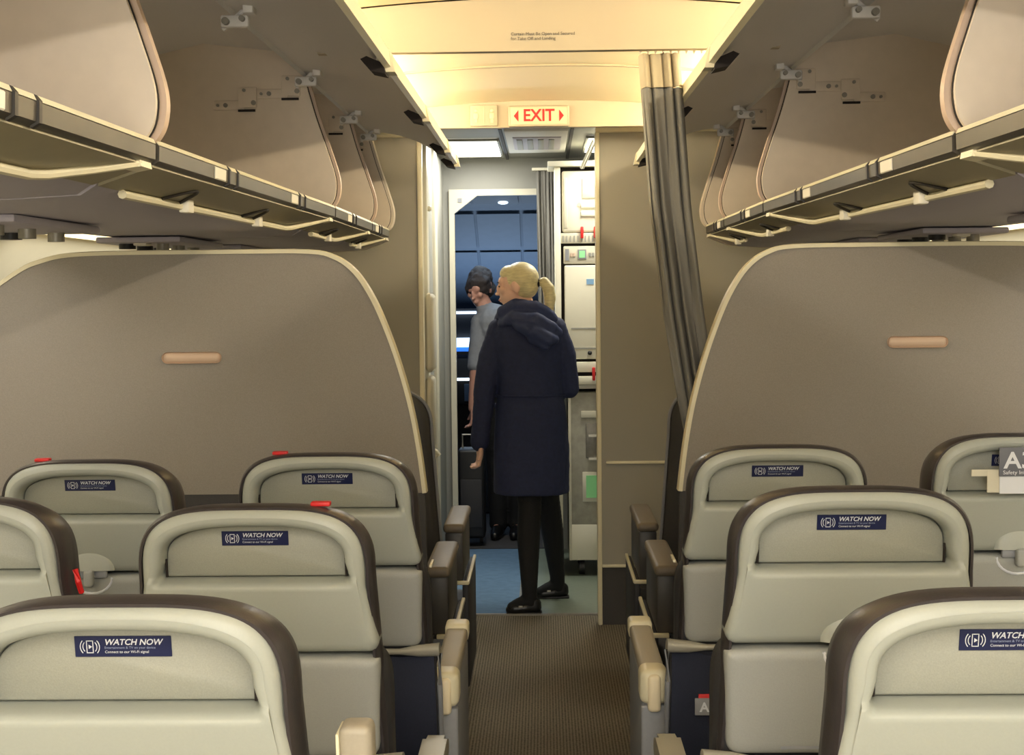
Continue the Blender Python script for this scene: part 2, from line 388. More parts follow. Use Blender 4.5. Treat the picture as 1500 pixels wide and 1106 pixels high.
MB().box(-3,3,-.05,0,1.34,1.37).build('lit_edge', 'screenwhite', tf)
ip = thing('instrument_panel', 'dark flight deck console with a thin white lit edge', 'console', (-.35, 11.0, 0))
MB().box(-.75,.9,0,.5,.72,1.08,.03).build('glareshield', 'black', ip)
MB().box(-.7,.85,-.012,0,.905,.925).build('lit_edge', 'screenwhite', ip)
MB().box(-.12,.3,-.7,0,0,.66,.03).build('pedestal', 'side', ip)
MB().box(-.16,-.05,-.72,-.68,.66,.72,.01).build('lever', 'red', ip)
for k in range(3): MB().box(-.6+k*.35,-.33+k*.35,-.012,0,.75,.88,.004).build('display', 'cockpit', ip)

# ------------------------------------------------------------------ galley column
ga = thing('galley_unit', 'cream galley column of compartments and an oven right of the woman', 'galley', (0, 8.0, 0))
Z = lambda py: EYE - (py-430)/269.0
MB().box(.066,.098,-.02,.5,0,Z(245),.005).build('post', 'galley', ga)
MB().box(.098,1.1,.03,.5,Z(570),Z(246)).build('carcass', 'gap', ga)
MB().box(.03,.8,-.04,.3,Z(246),Z(238),.004).build('top_shelf', 'galley', ga)
d = MB().box(.106,.62,-.01,.03,Z(341),Z(252),.012,3).build('upper_door', 'galley', ga)
MB().box(.115,.135,-.016,-.008,Z(335),Z(262),.004).build('hinge_strip', 'wallcream', d)
MB().box(.215,.55,-.02,-.008,Z(292),Z(262),.006).build('handle_recess', 'wallcream', d)
MB().box(.208,.55,-.024,-.008,Z(306),Z(300),.004).box(.208,.55,-.024,-.008,Z(318),Z(310),.004).build('latch', 'galley', d)
MB().cyl((.2,-.014,Z(301)),(.2,-.008,Z(301)),.012).build('label_dot', 'slot', d)
g = MB().box(.098,.62,-.012,.03,Z(357),Z(342),.003).build('grille', 'wallcream', ga)
for k in range(9): MB().box(.108+k*.02,.114+k*.02,-.016,-.01,Z(355),Z(346)).build('slat', 'wallshade', g)
for x in (.213,.285): MB().box(x-.008,x+.008,-.035,-.01,Z(350),Z(333),.004).build('latch', 'red', ga, label='red latch')
o = MB().box(.112,.62,-.014,.03,Z(387),Z(361),.006).build('oven_panel', 'wallcream', ga)
MB().box(.122,.142,-.018,-.012,Z(382),Z(365)).build('switch_plate', 'armside', o)
MB().box(.19,.235,-.02,-.012,Z(380),Z(366)).build('display_bezel', 'armside', o)
MB().box(.197,.228,-.022,-.018,Z(378),Z(368)).build('display', 'green', o)
for x in (.155,.17,.255,.272): MB().box(x-.006,x+.006,-.02,-.012,Z(376),Z(371)).build('button', 'slot' if x < .2 else 'wallshade', o)
d = MB().box(.116,.62,-.02,.03,Z(526),Z(389),.008,3).build('tall_door', 'galley', ga)
MB().box(.235,.275,-.023,-.018,Z(417),Z(409)).build('label_plate', 'blueL', d)
MB().box(.15,.55,-.024,-.018,Z(482),Z(480)).build('seam', 'wallshade', d)
MB().box(.15,.55,-.024,-.018,Z(511),Z(509)).build('seam', 'wallshade', d)
MB().ball((.25,-.03,Z(517)),.012,12).build('knob', 'black', d)
MB().box(.10,.62,-.03,.03,Z(545),Z(530),.005).build('ledge', 'galley', ga)
MB().box(.10,.62,-.05,.03,Z(563),Z(551),.005).build('worktop_edge', 'galley', ga)
MB().box(.262,.278,-.06,-.02,Z(557),Z(538),.005).build('latch', 'red', ga, label='red latch')
MB().box(.1,1.1,.02,.5,Z(570),Z(563)).build('shelf', 'galley', ga)
ct = thing('galley_trolley', 'scuffed grey metal trolley with a green label under the galley worktop', 'trolley', (.38, 8.0, 0))
MB().box(-.25,.25,-.015,.45,.09,Z(575),.008).build('body', 'cart', ct)
MB().box(-.25,.25,-.02,-.01,.09,Z(770),.005).build('base_panel', 'galley', ct)
MB().box(-.25,-.235,-.024,-.01,.09,Z(575),.003).build('edge_strip', 'wallcream', ct)
MB().box(-.18,-.08,-.022,-.012,Z(612),Z(602),.003).build('name_plate', 'galley', ct)
l = MB().box(-.155,-.08,-.022,-.012,Z(672),Z(620),.004).build('latch_plate', 'steel', ct)
MB().box(-.14,-.08,-.04,-.02,Z(640),Z(637)).box(-.14,-.08,-.04,-.02,Z(674),Z(671)).build('catch', 'placard', l)
l = MB().box(-.175,-.08,-.022,-.012,Z(736),Z(692),.003).build('label_frame', 'galley', ct)
MB().box(-.155,-.08,-.026,-.02,Z(730),Z(697)).build('label', 'green', l)
for x in (-.18,.18):
    for y in (.05,.38): MB().cyl((x-.015,y,.045),(x+.015,y,.045),.045).build('wheel', 'black', ct)
st = thing('strut_lamp', 'thin pale strut beside the ceiling lamp above the galley', 'strut', (.24, 7.9, 2.2))
MB().tube([(-.03,0,.02),(.03,-.2,.15)], .008).build('pole', 'galley', st)
MB().tube([(-.02,.02,.02),(.045,-.18,.15)], .006).build('pole', 'steel', st)

# flight deck curtain
def curtain(name, y, tab, z0, z1, waves, amp, m, nz=40, nx=90, th=.004):
    bm = MB(); rings = []
    for j in range(nz+1):
        z = lerp(z0, z1, j/nz); xl, wd = interp(tab, z); row = []
        for i in range(nx+1):
            u = i/nx; ph = u*waves*2*math.pi
            row.append((xl + wd*u + .35*wd/waves*math.sin(ph*1.0+1.1), y + amp*math.sin(ph + .5*math.sin(z*2.3)) + amp*.35*math.sin(ph*2.3+z*3), z))
        back = [(x, yy+th, zz) for x, yy, zz in reversed(row)]
        rings.append(row + back)
    return bm.loft(rings).mesh(name, m, 80)
me = curtain('fabric', 8.66, [(0,-.02,.09),(2.3,-.04,.10)], .05, 2.27, 4, .02, 'curtain')
t = thing('curtain', 'narrow grey curtain gathered beside the galley at the flight deck doorway', 'curtain', (0,0,0))
o = bpy.data.objects.new('fabric', me); COL.objects.link(o); o.parent = t
MB().box(-.06,.08,8.62,8.70,2.27,2.285).build('rail', 'galley', t)

# class curtain hanging from the first header
t = thing('curtain', 'long grey curtain with a pale heading hanging from the ceiling header on the right', 'curtain', (0,0,0))
tab = [(.2,.50,.10),(.9,.45,.10),(1.1,.41,.10),(1.25,.38,.11),(1.5,.34,.115),(1.8,.305,.115),(2.24,.275,.115)]
o = bpy.data.objects.new('fabric', curtain('fabric', 4.272, tab, .25, 2.135, 4, .028, 'curtain')); COL.objects.link(o); o.parent = t
o = bpy.data.objects.new('heading', curtain('heading', 4.272, tab, 2.136, 2.232, 4, .030, 'curtop', nz=6)); COL.objects.link(o); o.parent = t
MB().box(.26,.62,4.257,4.287,2.262,2.275).build('track', 'galley', t)
for k in range(11):
    x = .285+k*.022
    MB().tube([(x,4.27,2.265),(x-.004,4.265,2.25),(x,4.27,2.236),(x+.005,4.275,2.25),(x,4.27,2.265)], .0025, 6).build('hook', 'mesh_', t)
MB().tube([(CX+.47,4.235,1.02),(CX+.54,4.27,1.0),(CX+.47,4.31,1.02),(CX+.40,4.27,1.03),(CX+.47,4.235,1.02)], .012, 8).build('tie_band', 'curtain', t)

# ------------------------------------------------------------------ overhead bins
EDGE = smooth([(.722,1.830),(.700,1.842),(.684,1.875),(.683,1.93),(.709,2.02),(.745,2.13),(.778,2.25)], 5); NE = len(EDGE)
PROF = EDGE + [(.84,2.33),(1.1,2.36),(1.36,2.30),(1.42,2.05),(1.40,1.86)]
def hinge(parent, s, x, y, z, k=1.0):
    hb = MB()
    hb.box(min(x,x+.06*k), max(x,x+.06*k), y-.007, y+.002, z-.045, z+.02, .003)
    hb.box(min(x+.04*k,x+.14*k), max(x+.04*k,x+.14*k), y-.006, y+.002, z-.052, z-.022, .003)
    h = hb.build('hinge', 'bindiv', parent)
    for bx, bz, br in ((.01,-.03,.010),(.10,-.037,.009),(.125,-.037,.006),(.04,.01,.007)):
        MB().cyl((x+bx*k,y-.011,z+bz),(x+bx*k,y-.004,z+bz),br*.8).build('bolt', 'steel', h)
    MB().box(x+.005*k, x+.06*k, y-.010, y-.004, z-.058, z-.051).build('pin', 'gap', h)
def bin_unit(s, y0, y1, doors, label):
    t = thing('overhead_bin', label, 'luggage bin', (CX, y0, 0), 'open overhead bins')
    def P(x, z): return (s*x, z)
    L = y1 - y0
    bot = [(.700,1.80),(.705,1.825),(1.36,1.80),(1.36,1.742),(.95,1.742),(.83,1.748),(.806,1.757),(.785,1.79),(.715,1.80)]
    MB().prism_y([P(*p) for p in bot[1:6]+[(.803,1.765),(.790,1.80),(.72,1.812)]], .0, L).build('bottom_shell', 'binunder', t)
    # beige recess strip behind the grip
    MB().prism_y([P(*p) for p in ((.703,1.796),(.705,1.808),(.800,1.776),(.800,1.764))], .005, L-.005).build('grip_recess', 'binslot', t)
    MB().prism_y([P(*p) for p in ((.700,1.800),(.690,1.806),(.689,1.832),(.695,1.84),(.712,1.84),(.712,1.80))], .002, L-.002).build('lip_rail', 'rail', t)
    MB().prism_y([P(*p) for p in ((.6885,1.8335),(.6925,1.842),(.703,1.842),(.700,1.8345))], .002, L-.002).build('lip_edge', 'trim', t)
    # two black clamp bands and a placard on the rail
    n = 2 if L > 1.5 else 1
    for k in range(n):
        yy = L*(.30+.42*k) if n == 2 else L*.5
        MB().prism_y([P(*p) for p in ((.698,1.797),(.686,1.804),(.685,1.834),(.692,1.842),(.702,1.83))], yy, yy+.012).build('clamp_band', 'raildark', t)
        MB().prism_y([P(*p) for p in ((.698,1.797),(.686,1.804),(.685,1.834),(.692,1.842),(.702,1.83))], yy-.09, yy-.078).build('clamp_band', 'raildark', t)
        MB().prism_y([P(*p) for p in ((.6895,1.806),(.6875,1.808),(.6865,1.829),(.6885,1.831))], yy-.22, yy-.12).build('placard', 'placard', t)
    # grip rail
    gx, gz = .796, 1.758
    path = [(s*gx, .14, gz), (s*gx, L-.34, gz), (s*(gx-.010), L-.29, gz+.003), (s*(gx-.045), L-.17, gz+.020), (s*.705, L-.06, 1.797)]
    gr = MB().tube(path, .0088, 8, 1.0).build('grip_rail', 'trim', t)
    for k in range(n):
        yy = L*(.26+.36*k) if n == 2 else L*.45
        MB().box(min(s*.776,s*.798), max(s*.776,s*.798), yy, yy+.05, 1.744, 1.792, .004).build('bracket', 'placard', gr)
        # rounded scoop behind bracket
        sc = [(s*(.790-.055*math.sin(math.pi*i/12)), yy-.17+.15*i/12, 1.764+.0185*math.sin(math.pi*i/12)) for i in range(13)]
        MB().tube(sc, .0035, 6).build('scoop_edge', 'raildark', t)
    MB().prism_y([P(*p) for p in ((.697,1.79),(.725,1.785),(.73,1.80),(.70,1.81))], L-.07, L).build('corner_cap', 'trim', t)
    MB().prism_y([P(*p) for p in PROF[NE-1:]+[(1.42,1.86),(1.44,2.05),(1.38,2.32),(1.1,2.38),(.84,2.35),(.77,2.265)]], .02, L-.02).build('rear_wall', 'bindoor', t)
    # side panels
    MB().prism_y([P(*p) for p in PROF], .0, .012).build('side_panel', 'bindiv', t)
    rim = [P(x-.010, z) for x, z in EDGE] + [P(x+.004, z) for x, z in EDGE[::-1]]
    MB().prism_y(rim, -.012, .014).build('side_rim', 'slot', t)
    MB().prism_y([P(*p) for p in PROF], L-.026, L-.014).build('side_panel', 'bindiv', t)
    MB().prism_y([P(x-.002, z) for x, z in EDGE] + [P(x+.03, z) for x, z in EDGE[::-1]], L-.014, L-.008).build('edge_gasket', 'gap', t)
    hinge(t, s, s*.79, L-.026, 2.235, s); hinge(t, s, s*.93, L-.026, 2.20, s)
    # open doors
    for a, b in doors:
        a -= y0; b -= y0
        arc = []
        for i in range(11):
            u = i/10; x = lerp(.400,.79,u); z = lerp(2.122,2.262,u) + .038*math.sin(math.pi*u)
            arc.append((x, z))
        th = [(x+.004, z+.022) for x, z in arc]
        dd = MB().prism_y([P(*p) for p in arc + th[::-1]], a-.002, b).build('door', 'bindoor', t)
        MB().prism_y([P(*p) for p in ((.384,2.112),(.388,2.152),(.405,2.160),(.418,2.150),(.408,2.126),(.398,2.108))], a+.008, b-.012).build('door_trim', 'trim', dd)
        MB().prism_y([P(*p) for p in ((.374,2.100),(.386,2.152),(.41,2.165),(.425,2.150),(.408,2.10))], b-.075, b-.006).build('latch_cover', 'trim', dd)
        MB().prism_y([P(*p) for p in ((.395,2.092),(.40,2.118),(.44,2.135),(.455,2.128),(.43,2.10))], b-.10, b-.02).build('latch', 'gap', dd)
        # hinge arm on the door's inner face
        y2 = (b if b < L-.2 else b-.03)
        ar = MB(); ar.tube([(s*.80, y2-.03, 2.215),(s*.74, y2-.04, 2.262),(s*.69,y2-.045,2.262)], .007, 6).box(min(s*.73,s*.80),max(s*.73,s*.80), y2-.06, y2-.035, 2.215, 2.245, .006)
        ar.build('hinge_arm', 'bindoor', dd)
        bo = MB().cyl((s*.785,y2-.075,2.228),(s*.785,y2-.058,2.228),.009).build('bolt', 'steel', dd)
        MB().cyl((s*.745,y2-.075,2.234),(s*.745,y2-.058,2.234),.007).build('bolt', 'steel', dd)
        MB().box(min(s*.71,s*.735),max(s*.71,s*.735), y2-.11, y2-.06, 2.24, 2.262, .004).build('hinge_pad', 'bindoor', dd)
    return t
bw_ = {-1:'left', 1:'right'}
pos = {0:'nearest', 1:'second', 2:'third', 3:'farthest'}
segs = [(.40,2.55,[(.40,1.47),(1.47,2.555)]), (2.57,4.75,[(2.565,3.66),(3.66,4.76)]), (4.77,5.78,[(4.76,5.79)]), (5.80,6.42,[(5.79,6.42)])]
for s in (-1, 1):
    for k, (a, b, dd) in enumerate(segs):
        bt = bin_unit(s, a, b, dd, {0:'nearest open overhead bin on the %s, cut by the top corner of the photo', 1:'long open overhead bin on the %s, second from the camera', 2:'third open overhead bin from the camera on the %s side', 3:'short farthest open overhead bin on the %s before the grey wall'}[k] % bw_[s])
        bt.location.z = (-.030, -.017, 0, 0)[k]; bt.rotation_euler.x = (.006, .0077, 0, 0)[k]; bt.location.y += (.012, .0154, 0, 0)[k]
    # end cap
    ec2 = MB().prism_y([(CX+s*(x-.012 if i < NE else x), z) for i, (x, z) in enumerate(PROF + [(1.36,1.742),(.95,1.742),(.80,1.752),(.70,1.79)])], 6.425, 6.50).build('bin_end_cap', 'bindiv')
    tag(ec2, 'beige rounded end cap closing the %s row of overhead bins' % bw_[s], 'end cap')
    # vertical cove wall above bins hides the lamp strips
    struct('trim_%d' % (7 if s < 0 else 8), MB().box(min(CX+s*.80,CX+s*.76), max(CX+s*.80,CX+s*.76), -3, 6.8, 2.30, 2.46), 'ceil')
    # small cream arched closure above the forward wall
    arc = [(CX+s*(.66-.14*math.cos(math.pi*i/16)), 2.315+.055*math.sin(math.pi*i/16)) for i in range(17)]
    o = MB().prism_y(arc + [(x, z-.018*max(.15,math.sin(math.pi*i/16))) for i, (x, z) in enumerate(arc)][::-1], 6.52, 6.80).build('arched_closure', 'trim')
    tag(o, 'small cream arched cover above the grey wall top on the %s' % bw_[s], 'cover')
    # the cabin behind the camera: closed bins
    t = MB().prism_y([(CX+s*x, z-.03) for x, z in PROF + [(1.36,1.742),(.80,1.752),(.70,1.79)]], -3, .36).build('overhead_bin', 'bindiv')
    tag(t, 'closed overhead bins on the %s behind the camera' % bw_[s], 'luggage bin')
    # service panels under bins
    for k, y in enumerate((3.35, 4.75, 5.65)):
        ps = thing('service_panel', 'grey panel of reading lamps under the %s bins, %s' % (bw_[s], ('above the first seat row','just beyond the partition','farthest from the camera')[k]), 'light panel', (CX+s*1.25, y, 1.742 - (.0135 if k == 0 else .006 if k == 1 else .001)), 'service panels under the bins')
        MB().box(-.13,.13,-.30,.30,-.018,0,.006).build('panel', 'binunder', ps)
        for q in range(3):
            MB().cyl((-.06,-.2+.2*q,-.018),(-.06,-.2+.2*q,-.034),.026).build('reading_light', 'black', ps)
            MB().cyl((.05,-.2+.2*q,-.018),(.05,-.2+.2*q,-.040),.020).build('air_nozzle', 'steel', ps)
        MB().box(-.02,.02,-.28,-.22,-.026,-.016,.003).build('placard', 'placard', ps)
    for y0, y1 in ((-2.9,4.1),(4.25,6.5)):
        t = MB().box(CX+s*1.495-.015, CX+s*1.495+.015, y0, y1, 1.742, 1.762, .006).build('wash_lamp', 'wash')
        tag(t, 'warm strip lamp over the %s windows %s the partition' % (bw_[s], 'behind' if y0 < 0 else 'beyond'), 'lamp')
        MB().box(min(CX+s*1.465,CX+s*1.53), max(CX+s*1.465,CX+s*1.53), y0, y1, 1.764, 1.775).build('backing', 'sidewall', t)

# ------------------------------------------------------------------ economy seats
def outline(Wb, Ws, zb, zs, zt, n, off=0, rb=.015, nb=14, ns=8, nt=40):
    Wb += off; Ws += off; zb -= off; zt += off
    pts = []
    for i in range(nb+1): pts.append((lerp(-(Wb-rb), Wb-rb, i/nb), zb))
    for i in range(1, 5):
        a = -math.pi/2 + math.pi/2*i/4; pts.append((Wb-rb+rb*math.cos(a), zb+rb+rb*math.sin(a)))
    for i in range(1, ns): pts.append((lerp(Wb, Ws, i/ns), lerp(zb+rb, zs, i/ns)))
    for i in range(nt+1):
        a = math.pi*i/nt; c, s_ = math.cos(a), math.sin(a)
        pts.append((math.copysign(abs(c)**(2/n), c)*Ws, zs + (zt-zs)*abs(s_)**(2/n)))
    for i in range(1, ns): pts.append((-lerp(Ws, Wb, i/ns), lerp(zs, zb+rb, i/ns)))
    for i in range(0, 4):
        a = math.pi + math.pi/2*i/4; pts.append((-(Wb-rb)+rb*math.cos(a), zb+rb+rb*math.sin(a)))
    return pts
TL = .16
def lean(pts, y): return [(x, y - (z-1.0)*TL, z) for x, z in pts]
def seat_parts(root):
    O = lambda off, zb=.957, Wb=.200: outline(Wb, .182, zb, 1.07, 1.198, 3.7, off)
    Rc = lambda off: outline(.158, .152, 1.077, 1.108, 1.172, 2.8, off, rb=.008)
    led = lambda pts, y: [(x, y - (z-1.0)*TL - (.007 if z < 1.082 else 0), z) for x, z in pts]
    sh = MB()
    sh.loft([lean(O(0), .066), lean(O(0), .012), lean(O(-.003), .005), lean(O(-.008), 0), lean(O(-.016), -.003),
             led(Rc(.014), -.004), led(Rc(.009), -.004), led(Rc(.004), -.002), lean(Rc(.0), .004), lean(Rc(-.002), .014), lean(Rc(-.003), .056)])
    sh.build('back_shell', 'shell', root, 60)
    rp = MB().loft([lean(Rc(-.0045), .050), lean(Rc(-.0045), .040), lean(Rc(-.007), .038)]).build('recess_panel', 'recess', root, 60)
    # dark side pulls of the recess
    for s in (-1, 1):
        MB().tube([(s*.1485, .034-(z-1)*TL, z) for z in (1.082,1.095,1.112)] , .0022, 6).build('recess_seam', 'gap', rp)
    cp = MB()
    C_ = lambda off, ot=0: outline(.205+off, .185+off, .70, 1.07, 1.198+ot, 3.5, 0)
    cp.loft([lean(C_(-.004,-.004), .068), lean(C_(-.001,-.001), .010), lean(C_(.003,.003), .010), lean(C_(.006,.005), .018), lean(C_(.009,.006), .035), lean(C_(.009,.003), .065), lean(C_(.005,-.008), .10), lean(C_(-.01,-.03), .125), lean(C_(-.05,-.06), .14)], cap0=False)
    cp.build('headrest_cushion', 'cap', root, 60)
    # lower panel (folded tray)
    Lw = lambda off: [(x, z) for x, z in outline(.197, .201, .775, .925, .950, 8, off, rb=.02)]
    lp = MB().loft([lean(Lw(0), .05), lean(Lw(0), .006), lean(Lw(-.003), -.001), lean(Lw(-.009), -.005), lean(Lw(-.02), -.006)]).build('tray_table', 'lower', root, 60)
    MB().box(-.11,.02,.028,.034,.800,.806).box(-.11,.02,.028,.034,.785,.790).build('groove', 'armside', lp)
    # latch: dome above, tab, smile lip below
    dm = MB(); rings = []
    for j in range(6):
        a = j/5*math.pi/2; r = math.cos(a); rings.append([(.052*r*math.cos(b), -.001-.012*math.sin(a)+.003, .962+.050*r*max(0,math.sin(b))) for b in [math.pi*k/16 for k in range(17)]])
    dm.loft(rings).build('latch_cover', 'shell', root, 60)
    MB().box(-.036,.036,-.004,.008,.945,.962,.003).build('latch_recess', 'armside', root)
    MB().box(-.010,.010,-.022,.0,.928,.965,.006,3).build('tray_latch', 'lower', root)
    MB().tube([(.045*math.cos(math.pi+math.pi*k/12), .0005+.006*1, .945+.035*math.sin(math.pi+math.pi*k/12)) for k in range(13)], .003, 6).build('latch_rim', 'white', lp)
    # charcoal body below and seam line
    MB().loft([[(x, y, z) for x, z in outline(.215+dx, .208+dx, .42, .80, .96, 6, 0, rb=.02)] for y, dx in ((.055,-.004),(.075,.006),(.13,.006),(.155,-.01))]).build('back_body', 'side', root, 60)
    # tray arm bar and pocket
    MB().tube([(-.15,.035,.765),(.15,.035,.765),(.19,.03,.768),(.238,.025,.772)], [.007,.007,.013,.015], 12).build('pivot_bar', 'silver', root)
    MB().tube([(-.238,.025,.772),(-.19,.03,.768),(-.15,.035,.765)], [.015,.013,.007], 12).build('pivot_bar', 'silver', root)
    pk = MB(); rings = []
    for z, y, wd in ((.755,.03,.225),(.70,.012,.228),(.62,-.012,.232),(.54,-.01,.232),(.47,.02,.228),(.43,.05,.222)):
        rings.append([(lerp(-wd, wd, i/12), y + .016*math.sin(i*1.3+z*22)*math.sin(z*31) - .012*math.sin(math.pi*i/12), z + .004*math.sin(i*2.3)) for i in range(13)] + [(lerp(wd, -wd, i/12), .075, z) for i in range(13)])
    pk.loft(rings).build('seat_pocket', 'navy', root, 60)
    for s in (-1, 1):
        MB().tube([(s*.238,.02,.765),(s*.238,.005,.70),(s*.238,.03,.60),(s*.238,.07,.50)], .006, 6).build('side_frame', 'armside', root)
    MB().box(-.235,.235,.10,.56,.36,.46,.03,3).build('seat_cushion', 'navy', root)
    for x in (-.17,.17):
        MB().box(x-.018,x+.018,.12,.155,0,.37,.006).build('leg', 'armside', root)
        MB().box(x-.018,x+.018,.42,.455,0,.37,.006).build('leg', 'armside', root)
    # label
    lz = 1.146; ly = .0365-(lz-1)*TL
    MR = Matrix.Rotation(math.atan(TL), 4, 'X')
    lb = MB().box(-.055,.055,-.0006,.0006,-.0123,.0123,.0004,1)
    for v in lb.bm.verts: v.co = MR @ v.co + Vector((0, ly, lz))
    lo = lb.build('label', 'label', root)
    lo['label'] = 'navy label reading WATCH NOW'
    def put(o):
        o.data.transform(Matrix.Translation((0, ly, lz)) @ MR); return o
    put(textmesh('WATCH NOW', .0098, 'white', 'lettering', (-.021,-.0011,.0052), lo, shear=.25, bold=.00018, align='LEFT', ext=.0001))
    put(textmesh('Entertainment & TV on your device', .0040, 'palep', 'lettering', (-.021,-.0011,-.0012), lo, align='LEFT', ext=.0001))
    put(textmesh('Connect to our Wi-Fi signal', .0044, 'white', 'lettering', (-.021,-.0011,-.0062), lo, align='LEFT', shear=.1, ext=.0001))
    ic = MB(); Y = (-.0013, -.0008)
    def frame(x0,x1,z0,z1,t):
        for q in ((x0,x1,z0,z0+t),(x0,x1,z1-t,z1),(x0,x0+t,z0,z1),(x1-t,x1,z0,z1)): ic.box(q[0],q[1],Y[0],Y[1],q[2],q[3])
    frame(-.0415,-.0335,-.0075,.0075,.0009)
    ic.loft([[(-.0388,y,.0025),(-.0388,y,-.0025),(-.0350,y,0)] for y in Y])
    for s in (-1, 1):
        for r in (.0075, .0105):
            seg = [R(a) for a in range(-42, 43, 12)]
            ic.loft([[(-.0375+s*r*math.cos(a), y, r*math.sin(a)) for a in seg] + [(-.0375+s*(r+.0009)*math.cos(a), y, (r+.0009)*math.sin(a)) for a in reversed(seg)] for y in Y])
    put(ic.build('pictograph', 'white', lo))
def armrest(parent, x, up=False, fixed=False, inner=False):
    if fixed:
        a = MB().box(x-.028,x+.028,.19,.62,.655,.69,.010,3).build('armrest', 'armpad', parent)
        MB().box(x-.030,x+.030,.585,.66,.655,.700,.010,3).build('end_cap', 'trim', a)
        MB().box(x-.032,x+.032,.12,.205,.615,.694,.018,4).build('hinge_housing', 'trim', a)
        MB().box(x-.015,x+.015,.112,.14,.60,.684,.010,3).build('hinge_tab', 'ceil', a)
        MB().box(x-.026,x+.026,.145,.64,.28,.655,.012,3).build('side_panel', 'armside', a)
        MB().box(x-.029,x+.029,.132,.16,.30,.612,.006,3).build('rear_post', 'armside', a)
    elif up:
        a = MB().box(x-.019,x+.019,.035,.085,.70,1.048,.009,3)
        for v in a.bm.verts: v.co.y -= (v.co.z-1.0)*TL
        a = a.build('armrest', 'armpad', parent, label='raised beige armrest')
        e = MB().box(x-.022,x-.018,.034,.09,.72,1.040,.0015)
        for v in e.bm.verts: v.co.y -= (v.co.z-1.0)*TL
        e.build('edge_strip', 'trim', a)
    else:
        pts = [(.13,.655),(.16,.672),(.30,.682),(.44,.682),(.485,.676),(.50,.655),(.49,.635),(.44,.628),(.16,.628)]
        a = MB().prism_x(pts, x-.024, x+.024)
        bmesh.ops.bevel(a.bm, geom=[e for e in a.bm.edges if abs(e.verts[0].co.x-e.verts[1].co.x) < 1e-5], offset=.007, segments=2, affect='EDGES')
        a = a.build('armrest', 'silver', parent)
        MB().box(x-.022,x+.022,.10,.47,.45,.63,.01).build('arm_support', 'armside', a)
D1, D2, D3 = 3.13, 2.37, 1.615
proto = thing('airline_seat', '', 'seat', (0,0,0), 'economy seats')
seat_parts(proto)
seats = [  # x, y, height factor, label, aisle arm side, style
 (-.478, D3, 1.010, 'nearest grey-backed seat at the lower left with a large WATCH NOW label', 1, 'up'),
 (-.477, D2, 1.007, 'grey-backed aisle seat of the middle row left of the aisle', 1, 'down'),
 (-.983, D2, 1.020, 'seat cut by the left edge beside the left middle-row aisle seat', 0, ''),
 (-.470, D1, 1.009, 'left aisle seat of the front row before the partition', 1, 'fixed'),
 (-.986, D1, 1.000, 'left middle seat of the front row with a tray latch showing', 0, ''),
 (.514, D3-.005, 1.013, 'nearest grey-backed seat cut by the lower right corner', -1, 'down'),
 (.488, D2-.05, 1.031, 'right aisle seat of the middle row', -1, 'down'),
 (.499, D1, 1.017, 'right aisle seat of the front row before the partition', -1, 'fixed'),
 (1.010, D1, 1.034, 'right front-row seat with a safety card standing in its recess', 0, ''),
]
S = []
for k, (x, y, hz, lb, side, style) in enumerate(seats):
    t = proto if k == 0 else dup(proto)
    t.location = (x, y, 0); t['label'] = lb; S.append(t)
for k, (x, y, hz, lb, side, style) in enumerate(seats):
    t = S[k]; t.scale = (1, 1, hz)
    if style == 'fixed': MB().box(side*.2155-.003, side*.2155+.003, .08, .15, .940, .946, .001).build('seam_strip', 'trim', t)
    if side: armrest(t, side*(.258 if side < 0 or style != 'fixed' else .240), up=style == 'up', fixed=style == 'fixed')
    armrest(t, -(side or (1 if x > 0 else -1)*-1)*.256)
# red headrest tabs
for k, (dx, dz) in ((1,(.11,0)), (3,(-.10,0)), (4,(-.10,0))):
    MB().box(dx-.016, dx+.016, .0, .02, 1.199, 1.206, .002).build('headrest_tab', 'red', S[k], label='red tab peeking over the headrest')
MB().tube([(.202,.03,1.08),(.206,.03,1.06),(.208,.04,1.04)], .005, 6).build('headrest_tab', 'red', S[2], label='red tab on the side')

# safety card in right front-row seat recess
sc = thing('safety_card', 'grey A319 safety card with white pages standing in the right front-row recess', 'card', (.985, D1-.052, 1.124))
MB().box(-.028,.12,-.004,-.001,.030,.083,.001).build('cover', 'cover', sc)
MB().box(-.026,.12,.000,.003,-.002,.034).build('page', 'white', sc)
MB().box(-.046,-.026,.003,.006,.0,.040).box(-.072,-.02,.004,.007,.030,.042).build('card_edge', 'wallcream', sc)
sc.scale = (1.25, 1, 1.15)
textmesh('A319', .042, 'white', 'lettering', (-.020,-.0045,.058), sc, bold=.0008, align='LEFT')
textmesh('Safety Information', .010, 'white', 'lettering', (-.022,-.0045,.037), sc, align='LEFT')
sc2 = thing('safety_card', 'small grey card with a white letter A and red top in the right pocket', 'card', (.332, D1-.03, .665))
MB().box(-.016,.04,-.002,.001,-.018,.019,.0008).build('cover', 'armside', sc2)
MB().box(-.008,.04,.001,.004,-.018,.027,.0008).build('red_edge', 'red', sc2)
textmesh('A', .028, 'white', 'lettering', (.004,-.003,-.001), sc2, bold=.0008)

